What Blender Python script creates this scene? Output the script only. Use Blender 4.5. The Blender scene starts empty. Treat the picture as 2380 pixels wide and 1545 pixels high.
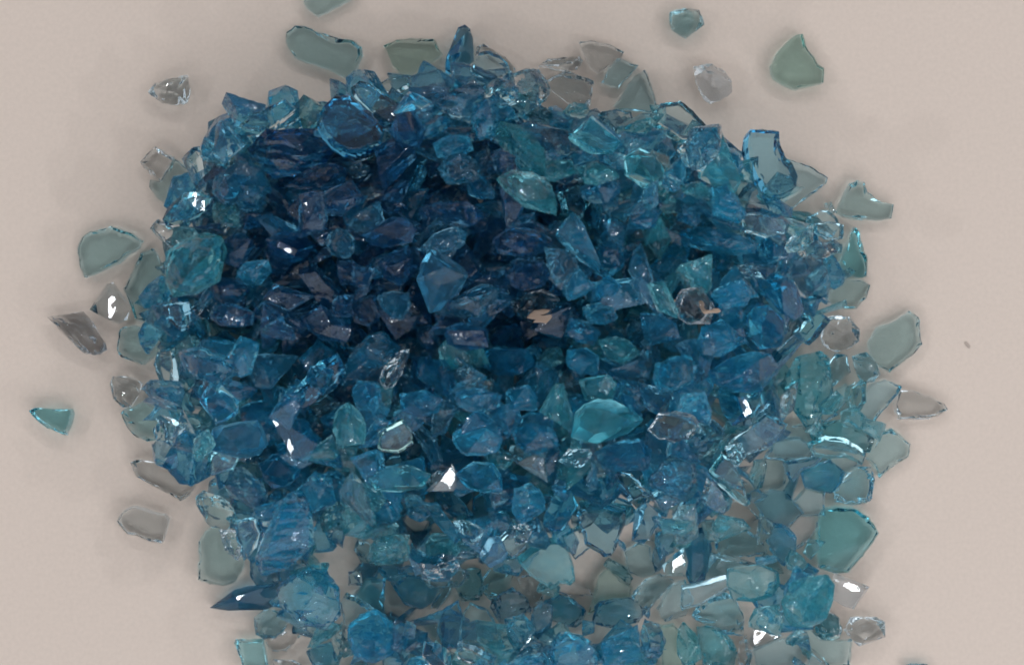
EXPOSURE = 0.04
GLINT_LAMP = (0.42, -0.55, 0.85)
GLINT_SIZE = (0.06, 0.035)
GLINT_POWER = 0.36
SMALL = [(-0.8, 0.5, 0.9), (0.2, 0.9, 0.9), (0.9, 0.15, 0.8), (-0.5, -0.75, 0.9), (-0.3, 0.85, 0.8), (0.75, -0.5, 0.8), (-0.9, -0.1, 0.8), (0.55, 0.7, 0.9)]
SOFT = [((0.19, -0.42, 0.54), 1.0, 0.8, 2.5, (0.93, 0.97, 1.03))]
ROOM_LOW = (0.085, 0.10, 0.12, 1)
ROOM_HIGH = (0.84, 0.89, 0.95, 1)
ROOM_TOP = (0.10, 0.11, 0.125, 1)
ROOM_STRENGTH = 0.80
UNDER_MAX = 1300
DATA = """
A|c|k|4.2|1045,660 1075,600 1140,575 1200,560 1260,535 1305,540 1325,600 1320,670 1305,730 1220,748 1150,735 1090,700|small clear rounded pebble lying alone upper left of the heap
A|g|p|3|2112,30 2160,-120 2470,-120 2460,0 2370,50 2215,128 2140,70|pale grey-green plate shard cut off by the top edge of the photo
A|g|w|3.4|2000,240 2060,195 2120,195 2230,240 2400,290 2470,298 2525,345 2530,400 2485,500 2420,555 2370,540 2300,500 2200,465 2130,450 2050,410 2010,350 1995,300|long pale green oblong plate lying loose above the heap, dark broken rims
A|s|k|4|1500,848 1530,870 1560,910 1640,970 1690,1030 1660,1060 1580,1090 1545,1160 1470,1110 1480,1000 1480,900|slate blue pointed tooth-shaped shard standing at the heap's upper left rim
A|g|p|2.5|1690,920 1880,910 2060,790 2080,860 1990,900 1900,930 1840,990 1730,1010
A|g|w|3|1660,890 1740,825 1870,740 1975,690 2055,765 1975,840 1890,910 1800,950 1700,930|pale green bar-shaped plate leaning on the upper left rim above the dark oval chunk
A|B|k|5.5|1740,1010 1850,950 1960,920 2080,910 2210,920 2290,990 2290,1080 2250,1160 2100,1230 1920,1260 1860,1200 1800,1110 1740,1050|large dark blue oval chunk near the upper left rim
A|s|k|4.5|1430,1250 1480,1190 1560,1140 1640,1080 1720,1070 1800,1120 1860,1240 1880,1300 1780,1290 1640,1300 1640,1380 1540,1400 1490,1330 1450,1300
A|g|p|2.6|1060,1260 1130,1270 1230,1110 1330,1180 1370,1230 1390,1310 1320,1340 1200,1450 1110,1390 1055,1310|pale grey-green plate tucked under a dark-edged square chip, upper left rim
A|c|w|3|990,1135 1040,1080 1100,1028 1230,1100 1190,1170 1135,1275 1060,1220 1010,1170|clear square chip with dark edges poking out at the upper left rim
A|p|x|4|1180,1450 1240,1400 1330,1330 1430,1340 1500,1380 1510,1430 1460,1490 1380,1520 1280,1560 1170,1580 1140,1530@1325,1355 1400,1350 1450,1400 1450,1475 1400,1470 1350,1420|grey-blue shard with a white shining facet, on the left shoulder of the heap
A|t|k|4|1510,1400 1640,1400 1700,1500 1700,1560 1510,1560
A|s|r|5|1640,1370 1700,1300 1780,1300 1850,1340 1870,1420 1830,1480 1740,1510 1670,1470|dark round nugget ringed with small white sparkles, left shoulder of the heap
A|s|w|5|2195,900 2210,800 2290,720 2400,715 2480,780 2560,850 2640,950 2620,1040 2500,1090 2380,1110 2290,1060 2230,990|large slate shard with a curved navy left rim at the top left of the heap
A|B|k|4|2080,1220 2200,1180 2350,1150 2420,1200 2400,1300 2250,1330 2100,1310 1970,1290
B|G|p|3.2|295,330 380,290 500,278 650,285 705,385 640,440 560,480 470,535 400,515 350,460 325,390|mint green plate shard at the top rim, left of the upright finger
B|g|p|2.6|245,600 330,560 460,555 490,620 400,670 300,660
B|g|w|3|55,640 100,600 180,620 300,690 370,740 350,820 300,900 240,870 170,820 80,720
B|p|f|3.4|470,545 560,510 700,490 740,560 780,640 740,700 660,730 570,750 500,700 490,600|pale cloudy plate below the mint green plate on the top rim
B|s|k|5|865,185 905,190 915,260 905,380 930,430 890,470 800,530 730,520 715,460 760,370 790,270 820,200|slate finger-shaped shard pointing up from the top rim of the heap
B|c|k|3.4|930,390 945,340 990,320 1060,365 1150,410 1210,490 1200,530 1160,500 1080,420 1000,390
B|p|w|4.2|885,520 950,400 1020,385 1090,420 1150,480 1170,540 1120,590 1050,630 960,590 900,550|square slate-grey shard with dark rims just right of the upright finger
B|c|k|3|1370,470 1430,420 1540,420 1650,400 1680,430 1630,500 1560,490 1480,500
B|c|p|3|1645,300 1720,290 1850,315 1960,370 1930,430 1850,480 1780,520 1720,480 1680,390|clear grey shard highest of the small cluster on the upper right rim
B|p|p|3|1885,740 1960,640 2020,540 2100,490 2150,600 2200,770 2150,795 1980,775 1910,765|pale lilac-grey triangular plate on the upper right rim of the heap
B|p|p|3|1800,580 1850,480 1910,410 2060,460 2000,540 1920,620|small slate-blue square chip overlapping the lilac triangular plate
B|c|r|3.5|1390,590 1440,530 1560,510 1680,560 1750,580 1730,690 1710,770 1640,770 1560,710 1470,650|clear wrinkled shard with white glints over a bare gap at the top rim
B|c|k|3.6|1160,570 1280,500 1370,500 1390,600 1420,680 1390,770 1330,775 1290,710 1180,680
B|p|p|3|1770,810 1880,780 2000,785 2035,890 2000,970 1900,980 1830,900
B|g|p|3.2|2070,890 2160,790 2310,755 2400,820 2490,920 2470,960 2380,1040 2300,1050 2200,980 2110,930|pale green pointed plate on the upper right rim below the lilac triangle
B|t|k|3|1500,860 1560,800 1660,800 1700,840 1640,890 1560,880
B|t|k|4|1600,980 1680,880 1760,830 1860,930 1960,1000 1900,1080 1750,1090 1650,1050
B|p|k|4|1000,640 1150,600 1260,690 1260,780 1130,820 1020,740
B|s|k|4.5|610,800 700,720 830,640 980,620 1000,700 930,800 870,900 740,880
B|s|k|4.5|1130,860 1260,820 1400,870 1540,880 1600,960 1560,1060 1430,1130 1290,1100 1180,1000
B|b|r|5|940,800 1000,700 1080,720 1120,830 1100,950 1000,1000 930,930|bright blue glittering chunk with a white flash, below the square slate shard
B|t|k|4|1960,1080 2080,1020 2200,1080 2260,1180 2230,1280 2100,1290 1980,1210
B|p|k|3.5|2240,1130 2330,1060 2420,1100 2480,1200 2420,1280 2300,1260
B|B|k|4.5|340,900 430,700 500,720 560,830 600,900 560,1010 430,1000
B|b|k|4|600,960 730,900 870,920 900,1010 780,1080 650,1060
B|s|k|3|0,1140 80,1090 170,1130 190,1200 60,1220
B|t|r|4|1300,1120 1450,1080 1600,1100 1650,1180 1500,1230 1360,1210
B|t|r|4|1650,1130 1800,1080 1930,1120 1980,1180 1850,1220 1700,1220
B|t|k|4.5|1060,1280 1150,1210 1300,1220 1420,1290 1500,1420 1480,1520 1350,1500 1200,1440 1100,1370
B|s|k|5|690,1200 740,1110 850,1090 950,1130 1000,1210 980,1290 880,1320 760,1300|smooth slate oval chunk in the dark upper middle of the heap
B|t|p|3.5|1500,1310 1650,1240 1700,1400 1650,1500 1540,1460
B|B|k|4|1680,1300 1850,1230 1960,1260 1990,1340 1880,1420 1750,1400 1700,1360
C|g|k|3.6|-113,150 -90,110 0,80 60,110 110,85 125,130 140,190 90,220 60,260 20,285 -20,260 -80,230|small grey-green knobbly chip lying alone near the top, right of centre
C|m|r|4.5|65,490 150,465 200,475 270,505 320,560 345,590 340,670 270,715 190,728 135,700 95,620|whitish crystal nugget with shiny ridges, lying loose above the right shoulder
C|G|f|3.8|600,470 640,390 710,310 770,258 820,252 840,330 880,390 930,465 970,490 965,590 880,610 780,638 700,610 630,570 605,530|mint green fan-shaped shard lying loose at the upper right
C|s|r|4|0,960 60,980 140,930 200,900 240,900 170,1010 200,1060 160,1150 100,1230 0,1250 -40,1100
C|t|f|4|270,880 300,930 340,1010 390,1130 430,1300 400,1390 330,1360 230,1300 130,1250 150,1170 200,1050 180,980 235,890|tall smooth teal triangle at the upper right rim, left of the curved shard
C|p|p|3|700,1120 800,1145 900,1185 995,1245 980,1290 880,1370 740,1465 610,1445 700,1380 750,1300|pale plate with a pointed end, half under the curved dark-rimmed shard
C|s|w|3.2|440,940 530,930 610,930 655,930 655,1040 680,1130 730,1200 760,1290 740,1360 650,1420 560,1445 500,1390 450,1280 415,1180 405,1080 420,1000|curved slate-teal shard with a thick navy right rim at the upper right
C|g|w|3|1050,1480 1100,1370 1150,1280 1200,1258 1250,1270 1270,1340 1350,1400 1455,1430 1440,1525 1350,1540 1200,1535 1090,1515|pale grey-green wedge with a dark nub at its tip, right rim
C|p|k|2.4|975,1420 1020,1405 1045,1480 1000,1500|tiny grey rod-shaped chip beside the pale wedge with dark nub
C|p|p|3|420,1480 560,1465 700,1480 770,1530 750,1600 600,1640 450,1600
C|p|p|3|830,1540 930,1480 1000,1480 1060,1520 1080,1600 1000,1680 880,1640
C|b|k|5|200,1320 300,1300 370,1370 410,1480 460,1545 400,1580 280,1560 210,1500|bright blue jagged chunk below the tall teal triangle
C|t|k|3.5|0,1280 100,1250 180,1310 190,1380 80,1370 0,1340
C|B|k|4|0,1390 120,1400 140,1480 60,1530 -40,1500
D|g|w|3.4|560,190 590,110 640,70 740,50 800,32 870,55 950,85 1010,135 990,185 920,230 850,290 750,335 605,390 575,300|pale green half-dome plate with a navy left rim, off the left side
D|c|x|3.4|640,610 680,560 745,500 760,430 800,420 830,470 880,520 920,590 900,680 840,710 770,685 690,640@792,485 835,485 830,685 785,680|clear shard carrying a straight white bar-shaped glint, off the left side
D|n|r|4.2|370,670 430,640 540,610 600,625 640,670 690,740 740,820 762,880 750,915 680,912 600,895 520,820 450,760 400,710|smoky grey-brown oval pebble lying off the left side of the heap
D|c|k|3.2|1040,40 1120,-20 1200,20 1300,60 1320,170 1220,190 1180,120
D|g|w|3.6|880,470 910,420 960,300 1000,220 1080,190 1120,250 1150,330 1160,450 1100,560 1050,700 970,690 940,600 910,530|grey-green sheet with a navy left edge, between the white-bar shard and heap
D|g|w|3.6|845,830 865,740 950,715 1050,725 1110,800 1140,880 1120,920 1020,990 930,960 870,940 840,890|pale octagon-shaped plate with dark rim and bright nicks, left rim of heap
D|c|k|3.8|775,1130 800,1080 860,1062 940,1085 990,1130 980,1190 940,1240 920,1290 860,1290 810,1230|clear crumbly pebble touching the left rim below the octagon plate
D|t|p|3|232,1310 270,1290 400,1295 515,1298 528,1330 510,1400 480,1480 420,1455 340,1420 280,1370|small slate-teal wedge chip lying alone at the far left
D|p|p|3|1170,1320 1280,1340 1380,1370 1350,1430 1230,1500 1230,1400
D|g|w|4|865,1320 890,1290 960,1270 1020,1240 1110,1290 1160,1330 1140,1400 1110,1510 1060,1520 980,1490 910,1420|pale plate with a rounded dark lower-left rim, on the left edge of the heap
D|p|k|3.4|1110,1410 1150,1380 1220,1400 1230,1470 1250,1540 1180,1560 1130,1550
D|p|p|3|1130,970 1170,880 1280,860 1290,950 1270,1100 1180,1110 1140,1020
D|s|k|3.6|1270,960 1330,940 1420,1040 1440,1090 1280,1110
D|s|k|3.8|1000,1180 1060,1120 1170,1130 1280,1120 1310,1200 1290,1300 1180,1300 1080,1240
D|s|k|3.5|1080,700 1200,660 1290,720 1300,800 1240,840 1170,790 1090,740
D|B|r|3.4|1050,570 1140,530 1190,600 1190,650 1090,670 1060,620
D|s|p|3|1190,560 1330,550 1340,650 1320,740 1200,650
D|B|k|3|1330,570 1440,560 1450,650 1340,640
D|t|k|5|1150,300 1200,190 1300,200 1350,100 1480,60 1600,100 1650,200 1600,330 1500,450 1400,510 1250,500 1180,420|large dark teal lump on the left flank of the heap
D|B|k|4|1460,560 1650,540 1800,600 1790,690 1600,700 1470,660
D|b|r|4|1620,330 1700,270 1860,240 1880,330 1780,430 1680,420|blue chunk with two bright ladder-like glints on the left flank
D|B|k|4|1300,880 1500,840 1700,900 1760,1000 1650,1080 1450,1080 1350,1000
D|B|k|4|1330,1180 1500,1120 1700,1140 1800,1200 1700,1280 1500,1300 1380,1270
D|s|f|4|1500,1420 1600,1370 1820,1340 1880,1400 1900,1500 1820,1600 1650,1640 1540,1580 1430,1560
D|B|x|4.5|1880,1340 2000,1360 2120,1400 2180,1560 2100,1700 2040,1670 1970,1520@1860,1345 1885,1350 1960,1440 2045,1655 2015,1660 1940,1500|navy chunk with a long curved white streak, lower left of the heap
D|B|x|5|1850,120 1960,60 2100,80 2190,160 2120,260 2000,300 1880,240@1955,135 2080,200 2060,240 1945,175|navy chunk bearing a crisp white rectangular glint, left part of the heap
D|s|p|4|1990,1220 2060,1130 2200,960 2330,900 2360,1000 2300,1100 2200,1180 2050,1250
E|B|k|4.5|560,-60 700,-120 900,-100 1000,-20 900,60 760,40 640,20
E|B|k|4.5|1000,80 1150,0 1350,20 1450,100 1400,190 1200,210 1050,180
E|B|k|4.5|130,80 260,0 420,-40 520,40 480,140 300,170 180,160
E|s|k|5|-110,110 -70,30 0,-10 60,10 105,90 95,190 40,230 -50,200|slate egg-shaped chunk with a light right edge, left of the dark middle
E|s|r|4|520,150 600,60 770,0 850,30 830,110 700,190 590,200
E|B|k|4.5|210,260 300,190 430,140 470,220 450,350 350,430 240,360
E|s|f|4.5|555,250 650,190 800,260 920,360 860,470 760,560 620,640 570,500 550,380|large dull grey triangular facet shard in the dark middle of the heap
E|B|r|4.5|1100,320 1220,240 1380,230 1440,330 1380,400 1220,450 1120,400|navy chunk with a fan of curved light lines, middle of the heap
E|s|r|4.5|1450,210 1520,180 1620,210 1670,330 1600,440 1520,480 1460,330
E|B|k|4.5|1740,190 1850,110 1990,150 1990,300 1880,400 1760,330
E|s|r|4|220,530 330,480 440,520 450,600 400,700 320,690 250,610
E|B|k|5|650,720 780,680 900,690 1000,730 980,850 850,890 700,830
E|s|r|4|640,660 760,580 880,500 1040,450 1110,500 1120,560 1000,700 880,650 760,640|elongated glinting slate shard just below the dull grey triangle
E|n|k|4.5|1210,580 1300,520 1420,490 1540,560 1500,650 1430,710 1300,700 1220,650|dark brownish chunk with tan marks on it, middle of the heap
E|b|r|4|1710,570 1800,530 1910,570 1940,650 1860,700 1740,690|bright blue glittering nugget right of the brownish chunk
E|B|k|4|1560,700 1700,710 1800,780 1740,860 1600,860 1530,790
E|s|k|4|0,960 60,840 150,730 250,740 370,850 330,920 220,980 100,1090 -20,1060|slate shard with two parallel light lines, left of the middle
E|B|k|4.5|1000,900 1150,820 1330,830 1370,960 1280,1040 1100,1040 1000,990
E|c|r|4|270,1110 310,1020 400,920 470,905 490,960 440,1060 370,1160 310,1170|pale speckled oval pebble lying on dark shards left of the middle
E|p|r|3.4|815,1060 850,1020 920,1025 965,1080 940,1150 890,1175 830,1120|small pale round bead with a white rim, centre of the heap
E|t|k|4|1380,920 1440,860 1530,850 1560,960 1480,1010 1390,980
E|t|r|4|1770,780 1900,770 2000,800 2060,900 1950,960 1850,920
E|b|k|4|1560,920 1700,880 1790,960 1780,1080 1640,1100 1550,1010
E|b|r|5|2180,1140 2220,1020 2330,950 2450,960 2520,1040 2480,1150 2350,1220 2240,1210|vivid blue crackled chunk right of the middle above a bare gap
E|B|k|4|120,1120 260,1140 310,1230 250,1340 130,1330 90,1220
E|B|k|4|420,1180 600,1130 720,1200 690,1310 520,1330 420,1270
E|b|k|4|1180,1150 1330,1100 1400,1180 1370,1290 1230,1290 1160,1220
E|B|k|4|780,1210 950,1180 1090,1230 1060,1330 900,1350 780,1300
E|p|p|2.6|1790,1120 1840,1050 1880,1100 1850,1190 1790,1170
E|t|f|5|1540,1330 1650,1220 1850,1200 2000,1250 2060,1350 1960,1430 1850,1480 1680,1500 1560,1440|big smooth teal chunk right of the middle, left of the pale gap
E|t|k|4|0,1290 100,1240 180,1330 230,1420 210,1560 50,1560 -30,1430
E|G|p|3.6|240,1450 300,1400 410,1350 470,1430 480,1520 380,1580 240,1560|mint green chip among blue shards, lower left of the middle
E|b|k|4.5|760,1480 880,1390 1050,1380 1180,1440 1150,1540 980,1600 820,1580
E|b|k|4|1180,1420 1350,1360 1500,1400 1540,1520 1400,1580 1230,1540
F|b|k|5|0,50 150,0 270,0 430,30 500,80 580,110 570,170 430,200 250,150 100,150
F|p|k|3.4|640,160 750,60 840,10 860,120 780,200 660,210
F|p|p|3|860,20 1000,10 1080,30 1070,130 960,130 880,90
F|c|k|3|880,110 1000,130 1080,200 980,240 760,220 820,150
F|p|r|3.4|300,310 430,275 670,290 660,400 540,390 420,370|pale striped sliver with a white top line on the right side
F|c|f|4|725,360 760,260 870,235 960,270 1000,350 940,450 850,530 790,480|pale pinkish-grey cloudy shard on the right rim of the heap
F|t|w|3.4|1150,80 1180,35 1210,60 1240,180 1270,260 1265,380 1200,390 1120,340 1085,280 1120,180|teal leaf-shaped shard with dark tip at the right rim
F|s|r|3|950,450 1050,370 1150,340 1210,350 1100,400 1020,490 950,540
F|g|p|3|1010,500 1060,430 1140,395 1240,405 1295,440 1270,530 1200,605 1130,610 1050,590 1010,560|pale rounded plate just below the teal leaf-shaped shard, right rim
F|B|k|5|480,390 600,400 720,440 790,560 830,650 740,715 650,660 560,560 490,480|dark blue angular chunk at the right flank of the heap
F|b|r|4|180,470 290,380 400,370 470,450 440,560 330,570 230,560|blue chunk with white sparkling ridges, right flank of the heap
F|b|p|3.4|780,560 860,570 980,650 880,790 820,830 740,800 840,680
F|n|k|4|0,440 150,430 230,570 200,680 60,700 -60,600|dark chunk with pinkish tan marks, right part of the heap
F|c|r|4|940,760 980,650 1060,625 1150,660 1210,740 1225,820 1180,880 1070,900 980,880 945,840|clear nugget with squiggly white glints at the right rim
F|B|k|4.5|400,600 560,540 700,640 760,760 700,850 540,850 420,770
F|b|k|4|130,880 160,760 300,690 400,780 400,880 300,950 180,950
F|g|p|3|1280,840 1310,790 1340,730 1460,690 1570,615 1630,660 1640,750 1655,845 1580,930 1430,1045 1350,1000 1300,920|large pale grey-green plate jutting out at the right rim
F|B|k|5|120,1030 260,940 450,900 620,900 680,1010 600,1130 450,1180 290,1150 170,1110|large blue lump above the white-striped navy shard, right part
F|p|k|3.6|1000,1000 1060,910 1140,930 1160,1040 1080,1140 1010,1180
F|p|k|3.6|1170,930 1260,890 1330,960 1370,1050 1320,1110 1240,1110 1180,1020
F|p|p|3|950,1290 1040,1170 1130,1120 1200,1150 1170,1290 1080,1330 960,1400
F|t|p|3|1130,1150 1240,1100 1240,1250 1180,1330 1120,1230
F|p|p|3.2|1230,1200 1300,1120 1400,1090 1510,1130 1480,1190 1380,1300 1310,1400 1230,1400 1210,1300
F|c|w|3|1460,1260 1500,1160 1590,1165 1720,1205 1810,1260 1835,1300 1770,1345 1700,1368 1490,1370 1470,1320|clear half-moon plate pointing outwards, farthest out on the right rim
F|t|k|6|690,1030 760,920 830,890 950,880 985,950 1000,1100 960,1250 930,1380 850,1420 760,1360 670,1260 640,1150|large rounded teal chunk on the right side below a bare gap
F|p|p|3|330,1540 450,1430 600,1300 740,1380 680,1480 600,1560 420,1620
F|B|x|4.5|280,1150 420,1150 500,1260 480,1380 380,1430 300,1330 270,1200@395,1220 450,1215 500,1330 450,1360|navy shard with white stripes and a white square glint, right of a bare gap
F|t|p|3|480,1200 600,1160 620,1260 540,1330 490,1300
F|b|k|4|-60,1150 100,1140 180,1300 160,1390 20,1380 -80,1280
F|c|w|3.4|-250,1420 -180,1310 -60,1290 60,1310 120,1380 60,1460 -60,1500 -180,1490
F|p|k|3.4|60,1420 200,1370 290,1450 250,1550 100,1560
F|p|p|3|600,1500 720,1400 840,1400 900,1560 800,1640 640,1620
F|t|k|4|870,1410 950,1400 1090,1370 1280,1430 1360,1510 1280,1590 1100,1570 900,1550
I|g|w|3|1270,110 1300,30 1370,-90 1440,-110 1500,-70 1575,0 1560,90 1440,170 1360,240 1320,170|pale green corner-shaped plate at the right rim below the half-moon plate
G|s|k|4|1120,-20 1170,-60 1310,-50 1330,30 1340,130 1270,150 1190,145 1150,90|small rounded slate-blue block below the left rim of the heap
G|c|w|3.2|920,130 960,110 1100,120 1200,170 1300,200 1390,215 1390,270 1330,360 1270,400 1190,350 1050,280 960,230|long clear grey shard lying loose at the lower left rim
G|c|f|4|830,530 860,470 930,432 1000,440 1080,470 1160,485 1190,520 1170,600 1140,685 1060,675 980,635 900,620 860,570|clear frosty pebble lying alone at the lower left
G|t|p|3.2|1420,200 1440,60 1520,10 1640,80 1590,170 1500,190
G|g|r|3.6|1385,360 1430,310 1540,330 1620,380 1680,450 1690,540 1600,570 1470,570 1450,480
G|p|p|3|1710,500 1850,470 1880,560 1830,680 1760,760 1720,640
G|g|p|3.2|1390,680 1440,600 1520,570 1560,600 1570,720 1640,790 1710,810 1700,880 1640,970 1560,990 1470,975 1390,945|pale green rounded plate at the lower left rim above the dark spike
G|c|r|3.4|1550,580 1640,560 1710,620 1730,740 1680,800 1590,740|clear shard with curved ripple lines on the lower left rim
G|s|k|4|1560,270 1600,190 1700,170 1800,230 1900,340 1890,430 1720,430 1610,370
G|B|k|5|1800,170 1900,100 2050,130 2100,230 2030,310 1900,350 1830,270
G|s|k|3.4|1760,760 1830,880 1900,940 1950,900 1930,960 1800,980 1750,900
G|p|k|3.4|1780,1200 1870,1150 1990,1160 2040,1250 1990,1310 1850,1360 1790,1320
G|D|x|4|1470,1135 1560,1080 1640,1010 1740,985 1850,970 1950,960 1960,1040 1910,1130 1840,1150 1750,1140 1600,1155@1665,1045 1725,1025 1735,1055 1680,1072|dark slate spike with white highlights pointing left at the lower left rim
G|t|p|3.4|1645,1355 1840,1350 1860,1440 1870,1560 1710,1560 1690,1470|teal square shard at the bottom left of the heap
G|c|p|2.6|1860,1380 1990,1300 2090,1340 2000,1440 1900,1440
G|c|k|2.6|1910,1500 2050,1510 2130,1560 1930,1590
G|b|k|6|1900,500 1920,400 2000,320 2080,300 2130,400 2160,560 2150,680 2080,780 1960,880 1830,870 1790,760 1850,640|tall smooth blue chunk in the lower left of the heap
G|t|k|4|2130,540 2280,430 2340,520 2300,640 2180,660
G|b|k|5.5|1960,960 2050,860 2180,800 2280,850 2360,960 2370,1140 2280,1220 2150,1200 2040,1120 1980,1060|large clear-blue rounded chunk lower left, beside a bare gap
G|B|k|3|2050,1260 2200,1290 2330,1280 2340,1340 2180,1350 2060,1310
G|b|k|4|2130,1440 2230,1390 2350,1370 2400,1450 2350,1560 2200,1560
H|t|k|4.5|0,560 40,440 150,400 260,450 270,560 200,640 70,620
H|t|k|4.5|210,740 230,620 330,560 480,570 480,650 470,760 350,770
H|t|k|4|170,250 330,160 480,170 600,230 560,320 380,350 220,330
H|b|r|4|470,360 560,340 640,470 580,520 480,490
H|s|r|3.6|650,340 700,330 750,380 790,470 720,500 660,420
H|p|p|2.4|610,250 680,180 720,200 650,290 620,290
H|m|x|3.6|590,330 660,270 720,200 765,140 810,200 800,290 780,330@635,318 685,270 725,210 765,155 795,205 780,285 765,318|small cream-white triangular chip standing out in the lower middle
H|b|k|4.5|810,220 930,120 1080,110 1150,200 1130,300 980,320 860,300
H|p|r|3.4|800,560 900,560 1010,620 960,720 860,700
H|c|r|3|1040,380 1110,340 1170,390 1130,460 1070,480|tiny clear bead with curved bright lines, lower middle
H|b|k|4|1180,300 1280,270 1380,340 1400,460 1300,500 1240,560 1170,460
H|s|f|3.4|950,780 1010,650 1080,640 1130,740 1090,800 1000,830
H|g|p|3|1090,640 1180,520 1230,580 1270,690 1180,770 1120,720
H|c|r|3|1210,580 1290,550 1340,600 1300,680 1230,690
H|b|k|4.5|1400,500 1480,330 1560,330 1640,430 1560,520 1510,610 1440,600 1390,560
H|p|r|3.4|1530,130 1600,50 1750,40 1770,80 1690,170 1580,170
H|B|k|5|1780,100 1900,30 2080,0 2170,80 2150,200 2000,220 1850,190
H|s|p|3.4|1830,210 1990,240 2150,400 2060,380 1990,420 1900,300
H|s|r|5|2140,250 2230,100 2330,100 2440,150 2480,300 2420,430 2330,400 2230,330|dark chunk with silvery wavy streaks, lower right of the middle
H|g|p|2.6|1510,620 1640,560 1680,580 1710,720 1610,790 1560,720
H|t|f|3.6|1225,760 1290,700 1400,620 1510,620 1560,720 1590,800 1600,900 1570,935 1500,920 1440,960 1390,920 1300,850|pale teal star-cornered plate next to the largest lower bare gap
H|s|w|4.5|1660,460 1760,420 1880,400 1990,440 1980,560 1940,650 1910,750 1850,765 1800,730 1720,680 1690,580|grey-blue shield shard with thick V-shaped navy rims above the lower gap
H|s|k|4|2000,420 2080,380 2180,480 2170,560 2080,660 2000,630
H|c|p|2.6|2080,660 2180,540 2240,650 2200,690
H|B|k|3|2170,510 2260,510 2380,570 2290,605 2220,570
H|p|p|3.4|1960,760 2060,690 2140,720 2150,830 2170,900 2080,930 1990,900
H|s|k|3.6|2150,720 2200,690 2235,760 2220,860 2170,890 2140,820
H|p|x|3|2250,930 2230,850 2290,790 2380,730 2410,830 2390,930@2295,815 2365,760 2385,830 2360,895 2295,895|pale chip with a bright white square face, left of a navy rounded shard
H|G|p|3.4|1750,1070 1790,920 1850,870 1940,950 2010,1000 1990,1080 1900,1100 1780,1140 1720,1170|mint green triangular plate below the lower bare gap
H|t|k|3|1815,870 1860,830 1980,890 2020,960 2000,1000 1930,940
H|c|p|2.8|1500,1030 1550,940 1720,1010 1740,1050 1620,1070
H|p|k|3|2000,1050 2100,930 2200,900 2280,960 2150,1120 2080,1180
H|p|p|3|2190,1140 2280,980 2377,950 2430,1060 2377,1180 2240,1220
H|B|k|2.4|2070,1160 2120,1130 2140,1170 2110,1200
H|g|r|4|990,930 1060,850 1160,830 1200,880 1160,960 1130,1060 1040,1090 980,1010|yellowish-green grainy chip in the lower middle
H|c|r|4|1220,930 1290,900 1370,920 1395,1000 1390,1140 1310,1190 1260,1060
H|s|r|4|1030,1110 1090,1040 1180,1000 1280,1070 1290,1150 1240,1240 1130,1280 1050,1200
H|t|k|4|830,880 970,870 990,1000 960,1080 840,1080 790,980
H|b|k|4|540,790 680,730 780,760 800,850 720,930 570,920
H|B|k|3|80,890 150,830 280,860 240,930 120,970
H|b|k|4|440,1090 340,960 430,900 560,920 700,970 640,1080 560,1140 440,1110
H|B|w|3.6|90,1050 170,930 300,940 290,1150 330,1200 200,1150
H|p|p|3|10,1090 40,1040 110,1060 290,1180 340,1240 200,1250 20,1290
H|p|x|2.6|0,1060 0,960 90,950 105,1060@15,980 85,975 90,1030 20,1035|tiny pale block with a white top, beside a triangular bare gap lower left
H|p|x|3.4|590,1230 640,1110 720,980 750,970 770,1030 740,1130 650,1240@600,1210 650,1150 710,1090 735,1020 745,1030 720,1110 640,1225|slim shard with a pinkish white edge, bottom left of the middle
H|b|r|5.5|70,1300 130,1220 240,1200 350,1260 400,1360 380,1480 250,1540 110,1500 60,1400|round blue nugget with broad white sparkles at the bottom left of the heap
H|B|r|3.4|420,1330 440,1260 500,1300 480,1390 430,1370
H|s|p|4|660,1320 700,1190 800,1130 830,1240 820,1400 830,1450 770,1440 690,1400
H|g|p|3.4|820,1390 850,1220 900,1140 1010,1180 1080,1290 1120,1400 1000,1410 900,1400|pale green three-sided shard near the bottom edge, left of centre
H|c|p|2.8|820,1400 940,1420 1080,1490 960,1560 820,1500
H|b|k|4|1130,1280 1250,1240 1330,1340 1270,1400 1210,1520 1150,1420
H|b|k|4|1400,1110 1500,1050 1600,1080 1700,1160 1650,1260 1500,1240 1420,1200
H|s|k|3.6|1350,1260 1400,1170 1480,1200 1480,1330 1400,1420 1340,1380
H|B|k|4.5|1740,1300 1750,1180 1880,1130 2030,1120 2110,1220 2080,1290 1900,1330
H|b|k|4.5|1430,1400 1500,1340 1640,1350 1770,1470 1790,1560 1450,1560
H|b|k|4|1800,1400 2050,1300 2060,1520 1900,1560 1800,1560
H|s|r|4|2100,1250 2200,1280 2240,1400 2190,1520 2080,1500 2060,1350
H|G|p|3.6|2200,1260 2300,1250 2420,1400 2450,1560 2230,1560 2220,1400|bright mint-teal shard cut by the bottom edge, right of centre
H|c|x|2|1240,1490 1290,1400 1325,1360 1310,1440@1255,1470 1295,1405 1318,1378 1300,1435
H|b|k|4|560,1400 680,1420 760,1480 740,1580 600,1590 540,1500
H|b|k|4|1130,1530 1250,1490 1400,1450 1440,1560 1300,1620 1150,1600
I|p|k|3.4|330,90 320,0 440,-30 460,80 390,160
I|p|p|3.2|570,90 640,-30 800,-50 900,30 860,90 720,100
I|t|p|3.2|890,0 1000,-60 1130,-40 1270,50 1250,120 1150,70 1020,80 930,60
I|p|p|3|1000,100 1110,50 1230,130 1130,210
I|t|p|3.2|180,180 260,60 340,110 420,300 330,280
I|p|p|3|520,310 530,200 600,100 700,110 720,200 700,280 640,320
I|t|k|3.2|430,250 480,110 560,110 520,310 480,320
I|c|p|3|290,420 420,380 520,520 450,580 300,560
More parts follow.
